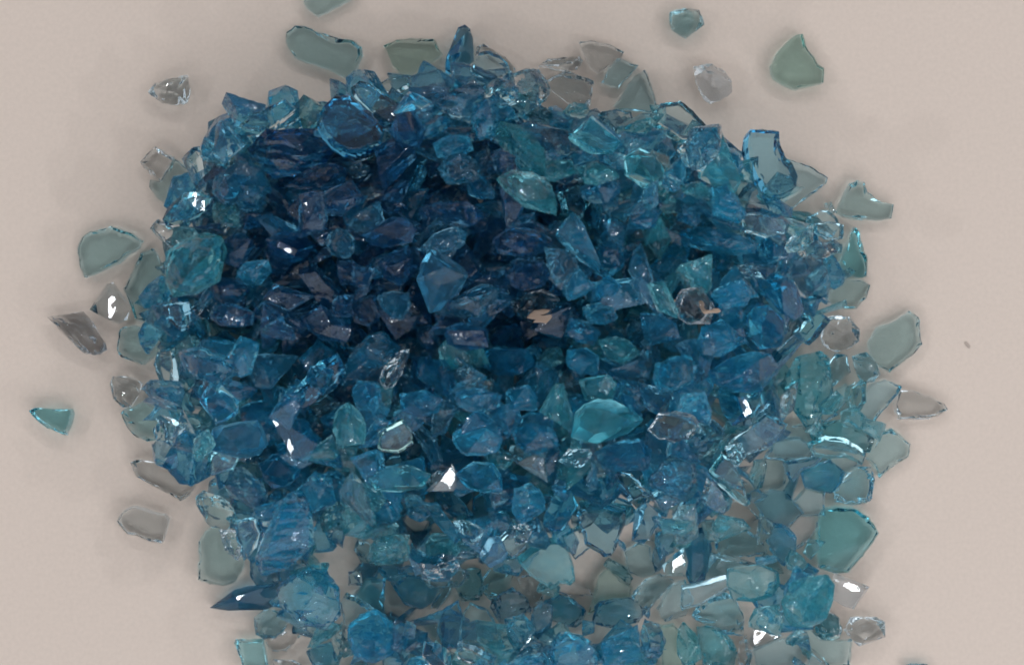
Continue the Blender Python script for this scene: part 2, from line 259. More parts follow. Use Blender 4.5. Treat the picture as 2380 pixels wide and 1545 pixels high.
I|c|p|3|115,370 150,230 240,310 290,410 280,470 200,450 130,400
I|t|s|2.6|150,210 230,230 330,310 440,400 420,425 330,370 230,280|dark teal stick-like sliver lying slantwise, right side of lower heap
I|b|k|4|810,200 900,150 1010,130 1120,200 1090,300 1030,350 960,330 860,310
I|B|s|2.6|690,110 800,90 890,80 960,60 900,130 800,170 740,250 710,200|royal blue curved sliver among pale shards at the right
I|B|s|2.4|700,330 740,260 800,190 810,220 760,390 720,380
I|p|p|3|850,300 980,330 980,480 840,490 770,400
I|p|r|3.8|1050,400 1040,320 1130,220 1200,150 1310,165 1335,240 1300,370 1270,405 1130,430|pale blue plate with bright bubbles along its lower edge, right rim
I|s|p|3.6|490,380 620,320 720,340 830,470 760,540 680,580 560,520|dusky grey wedge with a sharp right tip, right side of lower heap
I|c|p|3|730,580 800,500 950,500 910,600 870,660 790,720
I|b|k|4|560,560 680,560 780,620 780,720 700,830 620,750 580,650
I|p|k|3.4|150,940 200,760 330,770 480,830 340,900 250,940
I|p|r|4|220,700 270,600 400,590 530,650 560,740 440,770 240,760
I|B|k|5|10,920 0,770 60,620 140,590 200,650 190,800 150,930 70,970|navy rounded upright shard in the lower right, beside the white-faced chip
I|t|k|3|520,830 570,770 640,800 700,900 600,890
I|t|w|4.5|920,610 960,450 1060,430 1180,440 1280,500 1350,610 1290,700 1220,790 1140,890 1040,890 940,860 930,750|large teal block with a broad navy right rim at the lower right edge
I|t|k|3|750,830 800,770 880,820 930,890 900,920 770,900
I|m|x|4|1030,930 1050,895 1150,930 1290,990 1210,1080 1180,1145 1100,1120 1040,1080@1045,925 1090,930 1200,975 1235,1010 1150,1010 1080,960|white crystal chip with a dark upper edge, lower right rim
I|c|k|3.8|1130,1290 1170,1210 1340,1200 1395,1240 1400,1340 1340,1370 1220,1410 1160,1350|clear gem-like six-sided block lying loose at the lower right
I|B|k|3.4|1510,1525 1680,1535 1720,1600 1550,1620|dark navy tip cut off by the bottom edge, lone at the lower right
I|t|k|3.6|470,1270 520,1130 670,1090 700,1200 680,1320 560,1270
I|t|k|5|345,900 440,860 560,850 680,910 700,990 640,1060 500,1110 390,1090 350,1000
I|t|k|5.5|680,1080 720,950 830,910 980,920 1030,980 1030,1080 980,1200 870,1260 750,1230 690,1170|rounded green-teal chunk beside the white crystal chip, lower right
I|t|r|4|880,1280 1020,1150 1080,1200 1110,1290 1100,1350 990,1360 910,1310|teal shard with rippled bright ridges below the green-teal chunk
I|p|f|2.8|0,980 150,950 310,910 340,980 200,1060 120,1110 0,1140
I|p|k|4|65,1200 120,1110 270,1010 350,1080 400,1200 410,1320 300,1300 180,1250
I|c|x|2.6|460,1380 475,1265 560,1260 690,1330 580,1390 485,1425@480,1360 485,1280 560,1276 655,1330 575,1372 495,1405|pale triangular chip with a white sheen, near the bottom right
I|t|k|4|-60,1480 -50,1320 0,1260 90,1350 110,1500 0,1560
I|t|k|4|105,1280 240,1260 330,1370 370,1440 330,1520 150,1520 110,1400
I|c|r|2.8|400,1400 440,1340 480,1460 470,1540 390,1520
I|p|p|3|490,1430 620,1370 720,1350 820,1410 800,1500 700,1560 520,1560
I|t|k|2.8|770,1330 840,1380 890,1450 880,1500 830,1470
I|g|p|3|800,1320 880,1280 950,1350 1080,1360 1175,1350 1160,1545 1020,1540 900,1430|pale grey-green plate at the lower right corner of the heap
I|p|p|2.6|860,1540 890,1450 1010,1540 960,1600
"""
import bpy, bmesh, math, random
import numpy as np
from mathutils import Vector, Matrix

random.seed(11)
rng = np.random.default_rng(11)
S = bpy.context.scene
COL = S.collection

# ---------------------------------------------------------------- scale
K = 0.165 / 3595.0            # metres per photo pixel on the table
CAM_H = 0.30                  # camera height above the table
MM = 0.001
TILE = {'A': (0, 0), 'B': (1200, 0), 'C': (2395, 0), 'D': (0, 780), 'E': (1200, 780), 'F': (2395, 780),
        'G': (0, 1554), 'H': (1200, 1554), 'I': (2395, 1554)}
DISP = 3595.0 / 2380.0

def tile_pts(tile, txt):
    ox, oy = TILE[tile]
    out = []
    for p in txt.split():
        a, b = p.split(',')
        out.append(((ox + float(a) / 1.981 - 1797.5) * K, -(oy + float(b) / 1.981 - 1167.0) * K))
    return np.array(out)

def disp_pts(lst):
    return np.array([((x * DISP - 1797.5) * K, -(y * DISP - 1167.0) * K) for x, y in lst])

# ---------------------------------------------------------------- materials
def new_mat(name):
    m = bpy.data.materials.new(name)
    m.use_nodes = True
    nt = m.node_tree
    nt.nodes.clear()
    return m, nt

def glass_mat(name, sigma, rough=0.0, bump=0.25, scale=260.0, ripple=0.0, milky=0.0, coat=0.0, detail=0.6, haze=None, haze_amt=0.16):
    """Clear glass tinted by real absorption: sigma = absorption per metre for r, g, b."""
    m, nt = new_mat(name)
    N, L = nt.nodes, nt.links
    out = N.new('ShaderNodeOutputMaterial')
    if coat:                        # tumbled, hazy glass that still has a wet, shiny skin
        g = N.new('ShaderNodeBsdfPrincipled')
        g.inputs['Base Color'].default_value = (1, 1, 1, 1)
        g.inputs['Transmission Weight'].default_value = 1.0
        g.inputs['Coat Weight'].default_value = coat
        g.inputs['Coat Roughness'].default_value = 0.03
        g.inputs['Coat IOR'].default_value = 1.45
    else:
        g = N.new('ShaderNodeBsdfGlass')
        g.inputs['Color'].default_value = (1, 1, 1, 1)
    g.inputs['IOR'].default_value = 1.39
    g.inputs['Roughness'].default_value = rough
    tc = N.new('ShaderNodeTexCoord')
    oi = N.new('ShaderNodeObjectInfo')
    add = N.new('ShaderNodeVectorMath'); add.operation = 'ADD'
    L.new(tc.outputs['Object'], add.inputs[0])
    L.new(oi.outputs['Location'], add.inputs[1])
    nz = N.new('ShaderNodeTexNoise')
    nz.inputs['Scale'].default_value = scale
    nz.inputs['Detail'].default_value = detail
    L.new(add.outputs[0], nz.inputs['Vector'])
    h = nz.outputs['Fac']
    if ripple:
        wv = N.new('ShaderNodeTexWave')
        wv.wave_type = 'RINGS'
        wv.inputs['Scale'].default_value = 190.0
        wv.inputs['Distortion'].default_value = 9.0
        wv.inputs['Detail'].default_value = 1.0
        wv.inputs['Detail Scale'].default_value = 0.6
        L.new(add.outputs[0], wv.inputs['Vector'])
        mx = N.new('ShaderNodeMath'); mx.operation = 'MULTIPLY_ADD'
        L.new(wv.outputs['Fac'], mx.inputs[0])
        mx.inputs[1].default_value = ripple
        L.new(h, mx.inputs[2])
        h = mx.outputs[0]
    bp = N.new('ShaderNodeBump')
    bp.inputs['Strength'].default_value = bump
    bp.inputs['Distance'].default_value = 0.0012
    L.new(h, bp.inputs['Height'])
    L.new(bp.outputs[0], g.inputs['Normal'])
    if coat:
        L.new(bp.outputs[0], g.inputs['Coat Normal'])
    surf = g.outputs[0]
    if milky:
        df = N.new('ShaderNodeBsdfPrincipled')
        df.inputs['Base Color'].default_value = (0.86, 0.83, 0.80, 1)
        df.inputs['Roughness'].default_value = 0.25
        L.new(bp.outputs[0], df.inputs['Normal'])
        mix = N.new('ShaderNodeMixShader')
        mix.inputs[0].default_value = milky
        L.new(surf, mix.inputs[1]); L.new(df.outputs[0], mix.inputs[2])
        surf = mix.outputs[0]
    if haze and bump > 0.2:
        gl = N.new('ShaderNodeBsdfGlossy'); gl.inputs['Roughness'].default_value = 0.02
        L.new(bp.outputs[0], gl.inputs['Normal'])
        fr = N.new('ShaderNodeFresnel'); fr.inputs['IOR'].default_value = 1.24
        L.new(bp.outputs[0], fr.inputs['Normal'])
        gm = N.new('ShaderNodeMixShader')
        L.new(fr.outputs[0], gm.inputs[0]); L.new(surf, gm.inputs[1]); L.new(gl.outputs[0], gm.inputs[2])
        surf = gm.outputs[0]
    if haze:                        # frosted, tumbled skin: part of the light is scattered instead of refracted
        dd = N.new('ShaderNodeBsdfDiffuse'); dd.inputs['Color'].default_value = haze + (1,)
        tr = N.new('ShaderNodeBsdfTranslucent'); tr.inputs['Color'].default_value = tuple(min(1, 0.35 + c) for c in haze) + (1,)
        half = N.new('ShaderNodeMixShader'); half.inputs[0].default_value = 0.35
        L.new(dd.outputs[0], half.inputs[1]); L.new(tr.outputs[0], half.inputs[2])
        n3 = N.new('ShaderNodeTexNoise'); n3.inputs['Scale'].default_value = 420; n3.inputs['Detail'].default_value = 3
        L.new(add.outputs[0], n3.inputs['Vector'])
        mr = N.new('ShaderNodeMapRange')
        mr.inputs['From Min'].default_value = 0.3; mr.inputs['From Max'].default_value = 0.7
        mr.inputs['To Min'].default_value = haze_amt * 0.35; mr.inputs['To Max'].default_value = haze_amt * 1.65
        L.new(n3.outputs['Fac'], mr.inputs['Value'])
        hm = N.new('ShaderNodeMixShader')
        L.new(mr.outputs[0], hm.inputs[0]); L.new(surf, hm.inputs[1]); L.new(half.outputs[0], hm.inputs[2])
        surf = hm.outputs[0]
    L.new(surf, out.inputs['Surface'])
    ab = N.new('ShaderNodeVolumeAbsorption')
    d = max(sigma)
    ab.inputs['Density'].default_value = d
    ab.inputs['Color'].default_value = tuple(1 - s / d for s in sigma) + (1,)
    L.new(ab.outputs[0], out.inputs['Volume'])
    return m

SIG = {  # absorption per metre (r, g, b)
    'c': (58, 42, 38), 'g': (136, 46, 34), 'p': (140, 48, 28), 'G': (130, 50, 62),
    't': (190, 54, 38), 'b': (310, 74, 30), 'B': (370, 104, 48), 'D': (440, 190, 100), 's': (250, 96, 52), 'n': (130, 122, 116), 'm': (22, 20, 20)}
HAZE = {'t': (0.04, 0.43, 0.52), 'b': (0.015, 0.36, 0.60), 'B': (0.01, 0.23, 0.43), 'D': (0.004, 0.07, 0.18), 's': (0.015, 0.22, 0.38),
        'g': (0.30, 0.44, 0.42), 'p': (0.26, 0.44, 0.49)}
MATS = {}
def mat_for(code, style):
    kind = {'f': 'f', 'r': 'r', 'q': 'q'}.get(style, 'p' if style in 'pw' else 'k')
    if style == 'k' and code in 'btBsgpD' and rng.random() < 0.6:
        kind = 'h'
    if kind == 'r' and code in 'btBsD' and rng.random() < 0.5:
        kind = 'q'
    key = (code, kind)
    if key not in MATS:
        nm = 'glass_%s_%s' % (code, key[1])
        kw = dict(p=dict(bump=0.06, scale=150, rough=0.03), k=dict(bump=0.16, scale=170, detail=1.5, rough=0.03), h=dict(bump=0.42, scale=300, rough=0.11, detail=3.5),
                  q=dict(bump=0.55, scale=300, ripple=0.14, rough=0.07, detail=3.0), f=dict(bump=0.12, scale=300, rough=0.16, detail=1.5),
                  r=dict(bump=0.50, scale=300, ripple=0.18, detail=2.6))[key[1]]
        if key[1] in 'hqf' and code in HAZE:
            kw.update(haze=HAZE[code], haze_amt=0.17 if code not in 'gp' else 0.06)
        elif key[1] in 'kr' and code in 'tbBDs':
            kw.update(haze=HAZE[code], haze_amt=0.10)
        MATS[key] = glass_mat(nm, SIG[code], milky=0.18 if code == 'm' else 0.0, **kw)
    return MATS[key]

# table: pinkish beige, slightly mottled sheet
def table_mat():
    m, nt = new_mat('pinkish_beige_board')
    N, L = nt.nodes, nt.links
    out = N.new('ShaderNodeOutputMaterial')
    b = N.new('ShaderNodeBsdfPrincipled')
    b.inputs['Roughness'].default_value = 0.55
    b.inputs['Specular IOR Level'].default_value = 0.25
    tc = N.new('ShaderNodeTexCoord')
    n1 = N.new('ShaderNodeTexNoise'); n1.inputs['Scale'].default_value = 1500; n1.inputs['Detail'].default_value = 4
    n2 = N.new('ShaderNodeTexNoise'); n2.inputs['Scale'].default_value = 22; n2.inputs['Detail'].default_value = 3
    L.new(tc.outputs['Object'], n1.inputs['Vector']); L.new(tc.outputs['Object'], n2.inputs['Vector'])
    mix = N.new('ShaderNodeMath'); mix.operation = 'MULTIPLY_ADD'
    L.new(n1.outputs['Fac'], mix.inputs[0]); mix.inputs[1].default_value = 0.75
    sc = N.new('ShaderNodeMath'); sc.operation = 'MULTIPLY'
    L.new(n2.outputs['Fac'], sc.inputs[0]); sc.inputs[1].default_value = 0.25
    L.new(sc.outputs[0], mix.inputs[2])
    rp = N.new('ShaderNodeValToRGB')
    rp.color_ramp.elements[0].position = 0.32; rp.color_ramp.elements[0].color = TABLE_LO
    rp.color_ramp.elements[1].position = 0.68; rp.color_ramp.elements[1].color = TABLE_HI
    L.new(mix.outputs[0], rp.inputs[0])
    L.new(rp.outputs[0], b.inputs['Base Color'])
    bp = N.new('ShaderNodeBump'); bp.inputs['Strength'].default_value = 0.08; bp.inputs['Distance'].default_value = 0.0003
    L.new(n1.outputs['Fac'], bp.inputs['Height']); L.new(bp.outputs[0], b.inputs['Normal'])
    L.new(b.outputs[0], out.inputs['Surface'])
    return m
TABLE_LO = (0.566, 0.462, 0.392, 1)
TABLE_HI = (0.612, 0.499, 0.424, 1)

def matte_mat(name, lo, hi, rough=0.5):
    m, nt = new_mat(name)
    N, L = nt.nodes, nt.links
    out = N.new('ShaderNodeOutputMaterial'); b = N.new('ShaderNodeBsdfPrincipled')
    b.inputs['Roughness'].default_value = rough
    nz = N.new('ShaderNodeTexNoise'); nz.inputs['Scale'].default_value = 1800
    rp = N.new('ShaderNodeValToRGB')
    rp.color_ramp.elements[0].position = 0.35; rp.color_ramp.elements[0].color = lo
    rp.color_ramp.elements[1].position = 0.65; rp.color_ramp.elements[1].color = hi
    L.new(nz.outputs['Fac'], rp.inputs[0]); L.new(rp.outputs[0], b.inputs['Base Color'])
    L.new(b.outputs[0], out.inputs['Surface'])
    return m

# ---------------------------------------------------------------- height field of what lies on the table
GX0, GY0, GS = -0.098, -0.075, 0.0004
GW, GH = int(0.196 / GS), int(0.150 / GS)
GRID = np.zeros((GH, GW))
COVER = np.zeros((GH, GW), dtype=np.int16)
XS = GX0 + (np.arange(GW) + 0.5) * GS
YS = GY0 + (np.arange(GH) + 0.5) * GS

def inside(poly, X, Y):
    c = np.zeros(X.shape, dtype=bool)
    n = len(poly)
    for i in range(n):
        x1, y1 = poly[i]; x2, y2 = poly[(i + 1) % n]
        cond = ((y1 > Y) != (y2 > Y)) & (X < (x2 - x1) * (Y - y1) / ((y2 - y1) if y2 != y1 else 1e-12) + x1)
        c ^= cond
    return c

def footprint(poly):
    i0 = max(0, int((poly[:, 0].min() - GX0) / GS)); i1 = min(GW, int((poly[:, 0].max() - GX0) / GS) + 2)
    j0 = max(0, int((poly[:, 1].min() - GY0) / GS)); j1 = min(GH, int((poly[:, 1].max() - GY0) / GS) + 2)
    if i1 <= i0 or j1 <= j0:
        return None
    X, Y = np.meshgrid(XS[i0:i1], YS[j0:j1])
    m = inside(poly, X, Y)
    if m.sum() < 4:
        return None
    return (slice(j0, j1), slice(i0, i1)), m, X, Y

def settle(poly, t, jit, keep_flat=False, q=0.90, lean=0.65, dry=False):
    """Where a piece with this outline comes to rest on what is already there: (a, b, c) of its bottom plane z = a dx + b dy + c."""
    f = footprint(poly)
    cx, cy = poly.mean(0)
    if f is None:
        return cx, cy, 0.0, 0.0, 0.0
    sl, m, X, Y = f
    g = GRID[sl][m]; dx = X[m] - cx; dy = Y[m] - cy
    if keep_flat:
        a = b = 0.0
    else:
        A = np.c_[dx, dy, np.ones_like(dx)]
        a, b, _ = np.linalg.lstsq(A, g, rcond=None)[0]
        lim = 0.34
        a = float(np.clip(a * lean, -lim, lim)) + rng.normal(0, jit); b = float(np.clip(b * lean, -lim, lim)) + rng.normal(0, jit)
    pl = a * dx + b * dy
    c = np.quantile(g - pl, q)
    low = min((a * (x - cx) + b * (y - cy)) for x, y in poly)
    c = max(c, 0.00005 - low)
    if dry:
        return cx, cy, a, b, c
    new = pl + c + t * 0.82
    G = GRID[sl]
    G[m] = np.maximum(g, new)
    return cx, cy, a, b, c

# ---------------------------------------------------------------- shard geometry (metres, local to the piece)
def resample(poly, step, jag):
    out = []
    n = len(poly)
    for i in range(n):
        p, q = poly[i], poly[(i + 1) % n]
        d = q - p
        L = np.hypot(*d)
        k = max(1, int(round(L / step)))
        nrm = np.array([d[1], -d[0]]) / (L + 1e-9)
        for j in range(k):
            pt = p + d * (j / k)
            if j:
                pt = pt + nrm * rng.normal(0, jag)
            out.append(pt)
    return np.array(out)

def ring_mesh(bm, rings, cap_top=None, cap_bot=None):
    vs = [[bm.verts.new(p) for p in r] for r in rings]
    n = len(rings[0])
    way = rng.random() < 0.5
    for a, b in zip(vs, vs[1:]):
        for i in range(n):
            j = (i + 1) % n
            if way:
                bm.faces.new((a[i], a[j], b[j])); bm.faces.new((a[i], b[j], b[i]))
            else:
                bm.faces.new((a[i], a[j], b[i])); bm.faces.new((a[j], b[j], b[i]))
    if cap_bot is None:
        bm.faces.new(list(reversed(vs[0])))
    else:
        c = bm.verts.new(cap_bot)
        for i in range(n):
            bm.faces.new((c, vs[0][(i + 1) % n], vs[0][i]))
    if cap_top is None:
        bm.faces.new(vs[-1])
    else:
        c = bm.verts.new(cap_top)
        for i in range(n):
            bm.faces.new((c, vs[-1][i], vs[-1][(i + 1) % n]))

def wobble(n, k, amp, lo, hi):
    """smooth periodic random profile, n samples, about k bumps"""
    ph = rng.random(3) * 6.283
    th = np.arange(n) / n * 6.283
    v = sum(np.sin(th * f + p) / (1 + 0.4 * i) for i, (f, p) in enumerate(zip((1, k, 2 * k + 1), ph)))
    v = v / 2.2
    return np.clip((lo + hi) / 2 + v * (hi - lo) / 2 * amp, lo * 0.5, hi * 1.3)

def inset(poly, c, d):
    r = np.hypot(*(poly - c).T)
    s = np.clip(1 - d / np.maximum(r, 1e-6), 0.12, 1)
    return c + (poly - c) * s[:, None]

def ccw(poly):
    x, y = poly.T
    if np.sum(x * np.roll(y, -1) - np.roll(x, -1) * y) < 0:
        return poly[::-1]
    return poly

HALF_G = None
def shard_bm(poly, t, style, facet=None, plain=False):
    """poly: outline in metres about the piece's own origin; t: thickness in metres."""
    poly = ccw(np.asarray(poly))
    bm = bmesh.new()
    c = poly.mean(0)
    rad = np.mean(np.hypot(*(poly - c).T))
    if style == 'x':
        fc = ccw(facet)
        f0 = fc.mean(0)
        nx, ny, nz = HALF_G
        pts = []
        ol = resample(poly, 1.6 * MM, 0.06 * MM)
        for p in ol:
            pts.append((p[0], p[1], t * rng.uniform(0.32, 0.52)))
        for p in inset(ol, c, 0.35 * MM)[::2]:
            pts.append((p[0], p[1], 0.0))
        for p in fc:
            d = p - f0
            pts.append((p[0], p[1], t * 1.0 - (nx * d[0] + ny * d[1]) / nz))
        for p in pts:
            bm.verts.new(p)
        r = bmesh.ops.convex_hull(bm, input=list(bm.verts))
        loose = [v for v in bm.verts if not v.link_faces]
        bmesh.ops.delete(bm, geom=loose, context='VERTS')
    elif style in 'pw' or style == 'f' and t < 3.7 * MM:
        ol = resample(poly, 0.75 * MM, 0.055 * MM)
        n = len(ol)
        wide = style == 'w'
        d1 = wobble(n, 2, 1.25, 0.12 * MM, (0.95 if wide else 0.50) * MM) * np.clip(rng.normal(1, 0.06, n), 0.8, 1.2)
        d2 = wobble(n, 3, 1.2, 0.04 * MM, (0.40 if wide else 0.25) * MM) + np.abs(rng.normal(0, 0.03 * MM, n))
        z1 = np.minimum(d1 * rng.uniform(0.98, 1.06), t * 0.72)
        z2 = np.maximum(t - d2 * rng.uniform(0.7, 1.3), z1 + 0.08 * t)
        wall = inset(ol, c, 0.06 * MM * (1 + rng.random(n)))
        ring_mesh(bm, [[(x, y, 0) for x, y in inset(ol, c, d1)], [(x, y, z) for (x, y), z in zip(ol, z1)],
                       [(x, y, z) for (x, y), z in zip(wall, z2)], [(x, y, t) for x, y in inset(ol, c, d2 + 0.08 * MM)]])
    elif style == 's':
        ol = resample(poly, 0.9 * MM, 0.03 * MM)
        top = inset(ol, c, 0.35 * MM)
        # inset towards the local axis: use neighbours' midline so that a bent sliver keeps its shape
        ring_mesh(bm, [[(x, y, 0) for x, y in inset(ol, c, 0.1 * MM)], [(x, y, t * 0.5) for x, y in ol], [(x, y, t) for x, y in top]])
    else:
        # broken chunk: a few big facets meeting at off-centre ridges
        ol = resample(poly, 2.1 * MM, 0.12 * MM)
        n = len(ol)
        ol = c + (ol - c) * np.clip(rng.normal(1.0, 0.07, n), 0.84, 1.10)[:, None]
        sl = rng.normal(0, 0.18, 2) * t / rad
        pts = []
        z1 = t * wobble(n, 2, 1.2, 0.22, 0.50); z2 = z1 + t * rng.uniform(0.02, 0.22, n)
        for p, za, zb in zip(ol, z1, z2):
            pts.append((p[0], p[1], za))
            q = c + (p - c) * rng.uniform(0.93, 0.99)
            pts.append((q[0], q[1], zb))
        for p in (c + (ol - c) * wobble(n, 2, 1.2, 0.55, 0.93)[:, None])[::2]:
            pts.append((p[0], p[1], 0.0))
        k = random.randint(3, 6)
        th0 = rng.random() * 6.283
        for i in range(k):                                  # a crooked ridge or a slanting top, never centred
            j = int((th0 / 6.283 * n + i * n / k + rng.normal(0, n / 12))) % n
            q = c + (ol[j] - c) * rng.uniform(0.15, 0.85)
            pts.append((q[0], q[1], t * rng.uniform(0.82, 1.06) + float(sl @ (q - c))))
        for p in pts:
            bm.verts.new((p[0], p[1], max(0.0, p[2])))
        bmesh.ops.convex_hull(bm, input=list(bm.verts))
        bmesh.ops.delete(bm, geom=[v for v in bm.verts if not v.link_faces], context='VERTS')
        bmesh.ops.dissolve_limit(bm, angle_limit=math.radians(9), verts=bm.verts[:], edges=bm.edges[:])
        if style == 'k' and rng.random() < 0.5:
            bmesh.ops.bevel(bm, geom=bm.edges[:], offset=0.10 * MM, segments=1, affect='EDGES', clamp_overlap=True)
        bmesh.ops.triangulate(bm, faces=bm.faces[:])
        if not plain:
            amp = (0.085 if style == 'r' else 0.055) * MM
            bmesh.ops.subdivide_edges(bm, edges=[e for e in bm.edges if e.calc_length() > 1.1 * MM], cuts=1, use_grid_fill=True)
            bmesh.ops.triangulate(bm, faces=bm.faces[:])
            if style == 'r':
                bmesh.ops.subdivide_edges(bm, edges=[e for e in bm.edges if e.calc_length() > 0.9 * MM], cuts=1, use_grid_fill=True)
                bmesh.ops.triangulate(bm, faces=bm.faces[:])
            for v in bm.verts:
                if v.co.z > 0.08 * t:
                    v.co += Vector(rng.normal(0, amp, 3))
            bm.normal_update()
            for fa in bm.faces:                         # curved fracture faces that meet in sharp edges
                fa.smooth = True
            lim = math.radians(22 if style == 'r' else 15)
            for e in bm.edges:
                e.smooth = len(e.link_faces) == 2 and e.calc_face_angle(0) < lim
    bmesh.ops.recalc_face_normals(bm, faces=bm.faces[:])
    return bm

def bm_object(name, bm, mats):
    me = bpy.data.meshes.new(name)
    bm.to_mesh(me); bm.free()
    for m in mats:
        me.materials.append(m)
    o = bpy.data.objects.new(name, me)
    COL.objects.link(o)
    return o

def plane_matrix(cx, cy, a, b, c):
    n = Vector((-a, -b, 1)).normalized()
    q = Vector((0, 0, 1)).rotation_difference(n)
    return Matrix.Translation((cx, cy, c)) @ q.to_matrix().to_4x4()

def rand_poly(r, elong=1.0, n=None):
    n = n or random.randint(4, 7)
    th = np.sort(rng.random(n) * 6.283 * 0.55 + np.arange(n) / n * 6.283)
    rr = r * rng.uniform(0.7, 1.2, n)
    p = np.c_[rr * np.cos(th) * elong, rr * np.sin(th) / elong]
    a = rng.random() * 6.283
    return p @ np.array([[math.cos(a), -math.sin(a)], [math.sin(a), math.cos(a)]])

# ---------------------------------------------------------------- lights (set first: the glint facets face the window)
def area(name, loc, target, sx, sy, power, col):
    d = bpy.data.lights.new(name, 'AREA')
    d.shape = 'RECTANGLE'; d.size = sx; d.size_y = sy; d.energy = power; d.color = col
    o = bpy.data.objects.new(name, d); COL.objects.link(o)
    o.location = loc
    o.rotation_euler = (Vector(target) - Vector(loc)).to_track_quat('-Z', 'Y').to_euler()
    return o
GL = Vector(GLINT_LAMP)
area('window_lamp', GLINT_LAMP, (0, 0, 0), GLINT_SIZE[0], GLINT_SIZE[1], GLINT_POWER, (0.93, 0.97, 1.02))
for loc in SMALL:
    area('ceiling_lamp', loc, (0, 0, 0), 0.045, 0.012, 0.9, (0.93, 0.98, 1.03))
for i, (loc, sx, sy, pw, cl) in enumerate(SOFT):
    area('soft_lamp', loc, (0, 0, 0), sx, sy, pw, cl)

def half_vec(x, y, z):
    v = (Vector((0, 0, CAM_H)) - Vector((x, y, z))).normalized()
    l = (GL - Vector((x, y, z))).normalized()
    return (v + l).normalized()

W = bpy.data.worlds.new('World'); S.world = W; W.use_nodes = True
wn = W.node_tree.nodes; wl = W.node_tree.links
bg = wn['Background']
tcw = wn.new('ShaderNodeTexCoord'); sp = wn.new('ShaderNodeSeparateXYZ'); rpw = wn.new('ShaderNodeValToRGB')
wl.new(tcw.outputs['Generated'], sp.inputs[0]); wl.new(sp.outputs['Z'], rpw.inputs[0])
cr = rpw.color_ramp                      # dim walls, bright ceiling, and the person leaning over the heap at the zenith
cr.elements[0].position = 0.10; cr.elements[0].color = ROOM_LOW
cr.elements[1].position = 0.50; cr.elements[1].color = ROOM_HIGH
e = cr.elements.new(0.78); e.color = ROOM_HIGH
e = cr.elements.new(0.90); e.color = ROOM_TOP
wl.new(rpw.outputs[0], bg.inputs['Color']); bg.inputs['Strength'].default_value = ROOM_STRENGTH

# ---------------------------------------------------------------- the surface
bm = bmesh.new()
bmesh.ops.create_grid(bm, x_segments=2, y_segments=2, size=0.45)
tb = bm_object('table_surface', bm, [table_mat()])
tb['kind'] = 'structure'

# ---------------------------------------------------------------- heap: pieces hidden below, then the ones that show
HEAP = disp_pts([(500, 330), (570, 290), (740, 270), (840, 240), (960, 215), (1080, 190), (1230, 230), (1330, 300), (1440, 300), (1600, 320), (1700, 370),
                 (1760, 450), (1850, 500), (1930, 560), (1930, 680), (1900, 760), (1960, 850), (2030, 950), (2000, 1060), (1960, 1160), (1960, 1250), (1900, 1340),
                 (1900, 1480), (1920, 1640), (620, 1640), (640, 1440), (600, 1330), (540, 1150), (480, 1050), (400, 980), (420, 880), (360, 740), (420, 600), (460, 480)])
GAPS = [disp_pts(g) for g in ([(1625, 940), (1660, 885), (1690, 930), (1670, 985), (1630, 970)], [(1795, 815), (1870, 785), (1905, 815), (1830, 850)],
        [(750, 1310), (790, 1265), (825, 1310), (795, 1345)], [(1330, 1290), (1370, 1250), (1450, 1290), (1440, 1330), (1390, 1375), (1330, 1360)],
        [(1240, 250), (1280, 215), (1350, 245), (1310, 270), (1250, 268)], [(870, 1370), (905, 1370), (915, 1410), (885, 1425)], [(950, 1210), (975, 1190), (1010, 1215), (980, 1225)],
        [(610, 1530), (720, 1490), (720, 1545), (640, 1560)], [(1900, 1480), (1970, 1520), (1960, 1545), (1890, 1520)])]

def target_h(x, y):
    px = (x / K + 1797.5) / DISP; py = (1167.0 - y / K) / DISP
    h = 0.0
    for hh, cx, cy, sx, sy in HILLS:
        h += hh * math.exp(-0.5 * ((px - cx) / sx) ** 2 - 0.5 * ((py - cy) / sy) ** 2)
    return h * MM
HILLS = [(22, 930, 580, 350, 205), (11, 1510, 680, 240, 210), (5.2, 590, 960, 150, 110), (5.0, 680, 1230, 75, 120), (4.8, 1060, 1220, 150, 60), (4.6, 1000, 1480, 160, 60), (4.4, 1380, 1510, 260, 40), (4.6, 1840, 1380, 60, 70),
         (8.0, 1080, 1030, 390, 115), (4.4, 1560, 1100, 80, 60)]

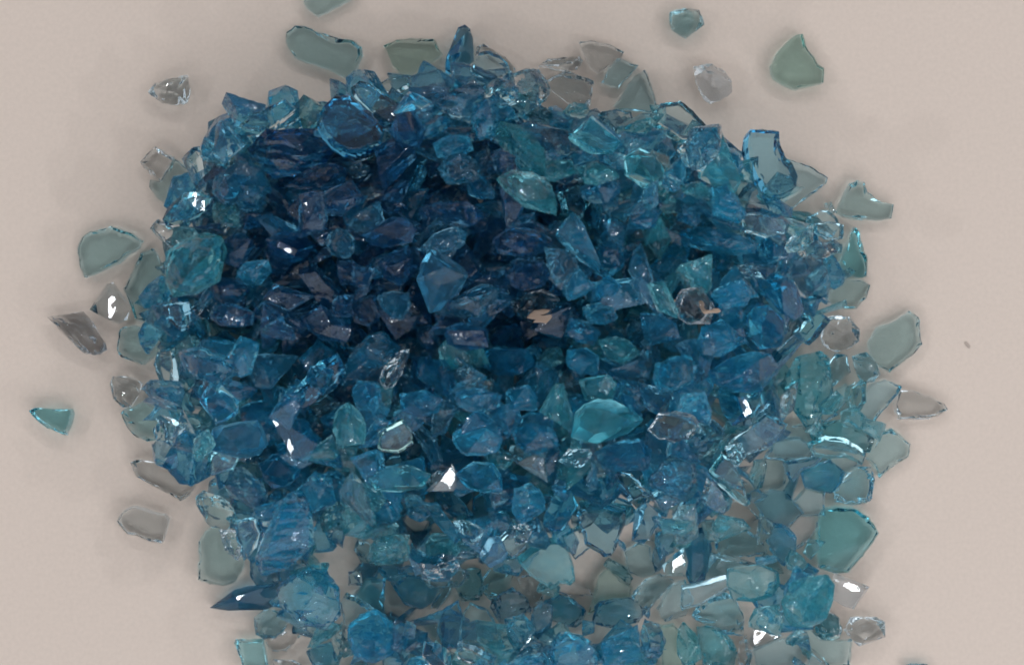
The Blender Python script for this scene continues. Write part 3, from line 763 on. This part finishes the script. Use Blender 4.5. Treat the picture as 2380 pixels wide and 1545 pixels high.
under = bmesh.new()
def join_faces(sb, vm, k):
    for fa in sb.faces:
        try:
            under.faces.new([vm[v] for v in fa.verts]).material_index = k
        except ValueError:
            pass                                    # a doubled sliver face
under_codes = ['b', 't', 'B', 's', 'p', 'D', 'g']
placed = 0
lo = HEAP.min(0); hi = HEAP.max(0)
for _ in range(16000):
    if placed >= UNDER_MAX:  # enough
        break
    x, y = rng.uniform(lo, hi)
    if not inside(HEAP, np.array([x]), np.array([y]))[0]:
        continue
    H = target_h(x, y) - 3.0 * MM
    j = int((y - GY0) / GS); i = int((x - GX0) / GS)
    if H < 0.8 * MM or not (0 <= j < GH and 0 <= i < GW) or GRID[j, i] > H:
        continue
    p = rand_poly(rng.uniform(2.1, 4.0) * MM, rng.uniform(1, 1.35)) + (x, y)
    if any(inside(p, g[:, 0], g[:, 1]).any() or inside(g, p[:, 0], p[:, 1]).any() for g in GAPS):
        continue
    t = rng.uniform(2.4, 4.2) * MM
    cx, cy, a, b, c = settle(p, t, 0.12)
    sb = shard_bm(p - (cx, cy), t, random.choice('kkp'), plain=True)
    M = plane_matrix(cx, cy, a, b, c)
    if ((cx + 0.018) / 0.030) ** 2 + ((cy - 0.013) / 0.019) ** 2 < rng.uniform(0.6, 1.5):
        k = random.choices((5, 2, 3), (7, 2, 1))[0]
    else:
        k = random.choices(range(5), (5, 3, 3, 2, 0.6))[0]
    vm = {v: under.verts.new(M @ v.co) for v in sb.verts}
    join_faces(sb, vm, k)
    sb.free()
    placed += 1

TONE = {'c': 'clear grey', 'g': 'pale grey-green', 'p': 'pale grey-blue', 'G': 'mint green', 't': 'teal', 'b': 'blue', 'B': 'navy blue', 'D': 'darkest navy', 's': 'slate grey-blue', 'n': 'smoky dark', 'm': 'whitish'}
SHAPE = {'p': 'flat shard', 'w': 'dark-rimmed plate', 'k': 'angular chunk', 'r': 'rough broken chunk', 'f': 'smooth cloudy shard', 's': 'thin sliver', 'x': 'glinting shard'}
def zone(px, py):
    v = 'upper' if py < 0.33 else ('lower' if py > 0.68 else 'middle')
    if 0.24 < px < 0.62 and 0.26 < py < 0.60:
        return 'in the dark thick of the heap'
    return 'in the %s part of the heap' % v

SHARDS = []
def add_shard(poly, code, t, style, label=None, facet=None, lone=False, jit=0.05):
    zc = 0.0
    mx, my = poly.mean(0)
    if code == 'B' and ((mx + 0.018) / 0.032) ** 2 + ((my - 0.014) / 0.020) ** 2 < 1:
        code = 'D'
    f = footprint(poly)
    if f is not None:
        zc = settle(poly, t, 0.0, style == 'x', 0.88, dry=True)[4] + t * 0.55
    if zc > 3.0 * MM:                                   # seen nearer to the camera: its true place and size
        poly = poly * (1 - zc / CAM_H)
        if facet is not None:
            facet = facet * (1 - zc / CAM_H)
    cx, cy, a, b, c = settle(poly, t, jit if not lone else 0.012, keep_flat=(style == 'x'), q=0.85 if label and 'rim' in label else 0.90, lean=0.25 if label and 'rim' in label else 0.65)
    global HALF_G
    HALF_G = half_vec(cx, cy, c + t)
    b_m = shard_bm(poly - (cx, cy), t, style, None if facet is None else facet - (cx, cy))
    o = bm_object('glass_shard', b_m, [mat_for(code, style)])
    o.matrix_world = plane_matrix(cx, cy, a, b, c)
    px = (poly[:, 0].mean() / K + 1797.5) / 3595; py = (1167.0 - poly[:, 1].mean() / K) / 2334
    px = min(max(px, 0), 1); py = min(max(py, 0), 1)
    if not label:
        label = '%s %s, %d%% across and %d%% down the photo' % (TONE[code], SHAPE[style], round(px * 100), round(py * 100))
    o['label'] = label
    o['category'] = 'glass shard'
    o['group'] = 'crushed blue glass'
    SHARDS.append(o)
    f = footprint(poly)
    if f is not None:
        COVER[f[0]][f[1]] += 1
    return o

for line in sorted(DATA.strip().splitlines(), key=lambda q: q.split('|')[2] == 'x'):
    q = line.split('|')
    tile, code, style, t, pts = q[:5]
    label = q[5] if len(q) > 5 else None
    facet = None
    if '@' in pts:
        pts, fp = pts.split('@')
        facet = tile_pts(tile, fp)
    if style in 'pwf' and code in 'cgpG':
        t = float(t) * 0.62
    if style == 'k' and rng.random() < 0.58:
        style = 'r'
    P = tile_pts(tile, pts)
    m0 = P.mean(0)
    if inside(HEAP, m0[:1], m0[1:])[0] and style != 'x' and not (label and 'rim' in label):
        P = m0 + (P - m0) * (1.06 if tile in 'GHI' else 1.0)                        # the outlines were read a little tight
    add_shard(P, code, float(t) * MM * (0.72 if tile in 'GHI' and code in 'btBs' else 1.0), style, label, facet)
n_traced = len(SHARDS)

# bare patches of the heap's top get loose pieces too
seen_lab = {o['label'] for o in SHARDS}
tries = 0
while len(SHARDS) < 298 and tries < 6000:
    tries += 1
    x, y = rng.uniform(lo, hi)
    y = max(y, -0.052)
    j = int((y - GY0) / GS); i = int((x - GX0) / GS)
    if COVER[j, i] or not inside(HEAP, np.array([x]), np.array([y]))[0]:
        continue
    p = rand_poly(rng.uniform(2.4, 3.8) * MM, rng.uniform(1, 1.3)) + (x, y)
    f = footprint(p)
    if f is None or (COVER[f[0]][f[1]] > 0).mean() > 0.5:
        continue
    if any(inside(p, g[:, 0], g[:, 1]).any() or inside(g, p[:, 0], p[:, 1]).any() for g in GAPS):
        continue
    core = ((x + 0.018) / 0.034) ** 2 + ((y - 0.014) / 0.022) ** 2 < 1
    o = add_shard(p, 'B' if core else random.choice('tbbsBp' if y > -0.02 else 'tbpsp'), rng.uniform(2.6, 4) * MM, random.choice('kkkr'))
    if o['label'] in seen_lab:
        o['label'] = o['label'].replace(' chunk', ' small chunk').replace(' shard', ' small shard')
    seen_lab.add(o['label'])
# smaller bits between them, beyond the 300 largest: part of the bed
for _ in range(5000):
    x, y = rng.uniform(lo, hi)
    j = int((y - GY0) / GS); i = int((x - GX0) / GS)
    if not (0 <= j < GH and 0 <= i < GW) or COVER[j, i] or not inside(HEAP, np.array([x]), np.array([y]))[0]:
        continue
    p = rand_poly(rng.uniform(1.7, 3.4) * MM, rng.uniform(1, 1.3)) + (x, y)
    f = footprint(p)
    if f is None or (COVER[f[0]][f[1]] > 0).mean() > 0.5 or GRID[j, i] > 1.2 * MM or GRID[f[0]][f[1]].mean() > 2.2 * MM:
        continue
    if any(inside(p, g[:, 0], g[:, 1]).any() or inside(g, p[:, 0], p[:, 1]).any() for g in GAPS):
        continue
    t = rng.uniform(1.8, 3.4) * MM
    cx, cy, a, b, c = settle(p, t, 0.06)
    sb = shard_bm(p - (cx, cy), t, 'k')
    M = plane_matrix(cx, cy, a, b, c)
    k = random.choices((0, 1, 4, 6, 2), (5, 4, 1.5, 0.8, 1.2))[0]
    vm = {v: under.verts.new(M @ v.co) for v in sb.verts}
    join_faces(sb, vm, k)
    sb.free()
    COVER[f[0]][f[1]] += 1
uo = bm_object('crushed_glass_bed', under, [mat_for(c, 'q') for c in under_codes])
uo['kind'] = 'stuff'
uo['label'] = 'mass of small blue crushed glass bits filling the heap'
uo['category'] = 'crushed glass'
uo['group'] = 'crushed blue glass'


# ---------------------------------------------------------------- tan flakes on two dark pieces, and a speck on the board
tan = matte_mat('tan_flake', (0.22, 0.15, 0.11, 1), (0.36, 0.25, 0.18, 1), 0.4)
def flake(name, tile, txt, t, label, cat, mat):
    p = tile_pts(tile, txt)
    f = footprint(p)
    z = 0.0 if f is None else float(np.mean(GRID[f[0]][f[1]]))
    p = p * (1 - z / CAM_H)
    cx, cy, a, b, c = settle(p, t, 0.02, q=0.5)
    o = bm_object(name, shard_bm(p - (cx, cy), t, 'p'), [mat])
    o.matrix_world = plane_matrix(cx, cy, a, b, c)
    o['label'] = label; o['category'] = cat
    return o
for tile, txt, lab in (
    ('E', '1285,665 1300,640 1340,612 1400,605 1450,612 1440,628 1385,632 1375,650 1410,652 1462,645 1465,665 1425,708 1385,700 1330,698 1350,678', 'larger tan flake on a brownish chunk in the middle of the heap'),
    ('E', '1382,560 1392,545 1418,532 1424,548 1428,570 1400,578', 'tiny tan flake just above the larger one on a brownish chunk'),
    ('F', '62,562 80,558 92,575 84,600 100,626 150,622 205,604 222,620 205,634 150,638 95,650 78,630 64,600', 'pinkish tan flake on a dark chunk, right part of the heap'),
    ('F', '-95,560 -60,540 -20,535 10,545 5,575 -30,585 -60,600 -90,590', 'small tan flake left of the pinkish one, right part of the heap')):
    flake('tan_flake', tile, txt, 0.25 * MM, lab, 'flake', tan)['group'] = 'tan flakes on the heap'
flake('dust_speck', 'F', '1960,838 1972,828 1990,845 2004,862 1995,878 1975,862', 0.15 * MM, 'faint brown speck alone on the bare board at far right', 'speck',
      matte_mat('brown_speck', (0.36, 0.28, 0.23, 1), (0.42, 0.34, 0.29, 1)))

# ---------------------------------------------------------------- camera and render
cd = bpy.data.cameras.new('camera'); cam = bpy.data.objects.new('camera', cd); COL.objects.link(cam)
cam.location = (0, 0, CAM_H)
cd.sensor_width = 36.0
cd.lens = 36.0 * CAM_H / 0.165
cd.clip_start = 0.01; cd.clip_end = 20
S.camera = cam
S.render.engine = 'CYCLES'
cy = S.cycles
cy.max_bounces = 40; cy.transmission_bounces = 40; cy.glossy_bounces = 16; cy.diffuse_bounces = 4; cy.volume_bounces = 0; cy.transparent_max_bounces = 16
cy.caustics_reflective = True; cy.caustics_refractive = True
cy.sample_clamp_indirect = 6.0
cy.blur_glossy = 0.3
cy.pixel_filter_type = 'BLACKMAN_HARRIS'; cy.filter_width = 1.8
cy.use_denoising = True
try:
    cy.denoiser = 'OPENIMAGEDENOISE'
    cy.denoising_input_passes = 'RGB_ALBEDO_NORMAL'
except Exception as e:
    print('denoiser', e)
S.view_settings.view_transform = 'Standard'
S.view_settings.look = 'None'
S.view_settings.gamma = 1.0
S.view_settings.use_curve_mapping = False
S.view_settings.exposure = EXPOSURE
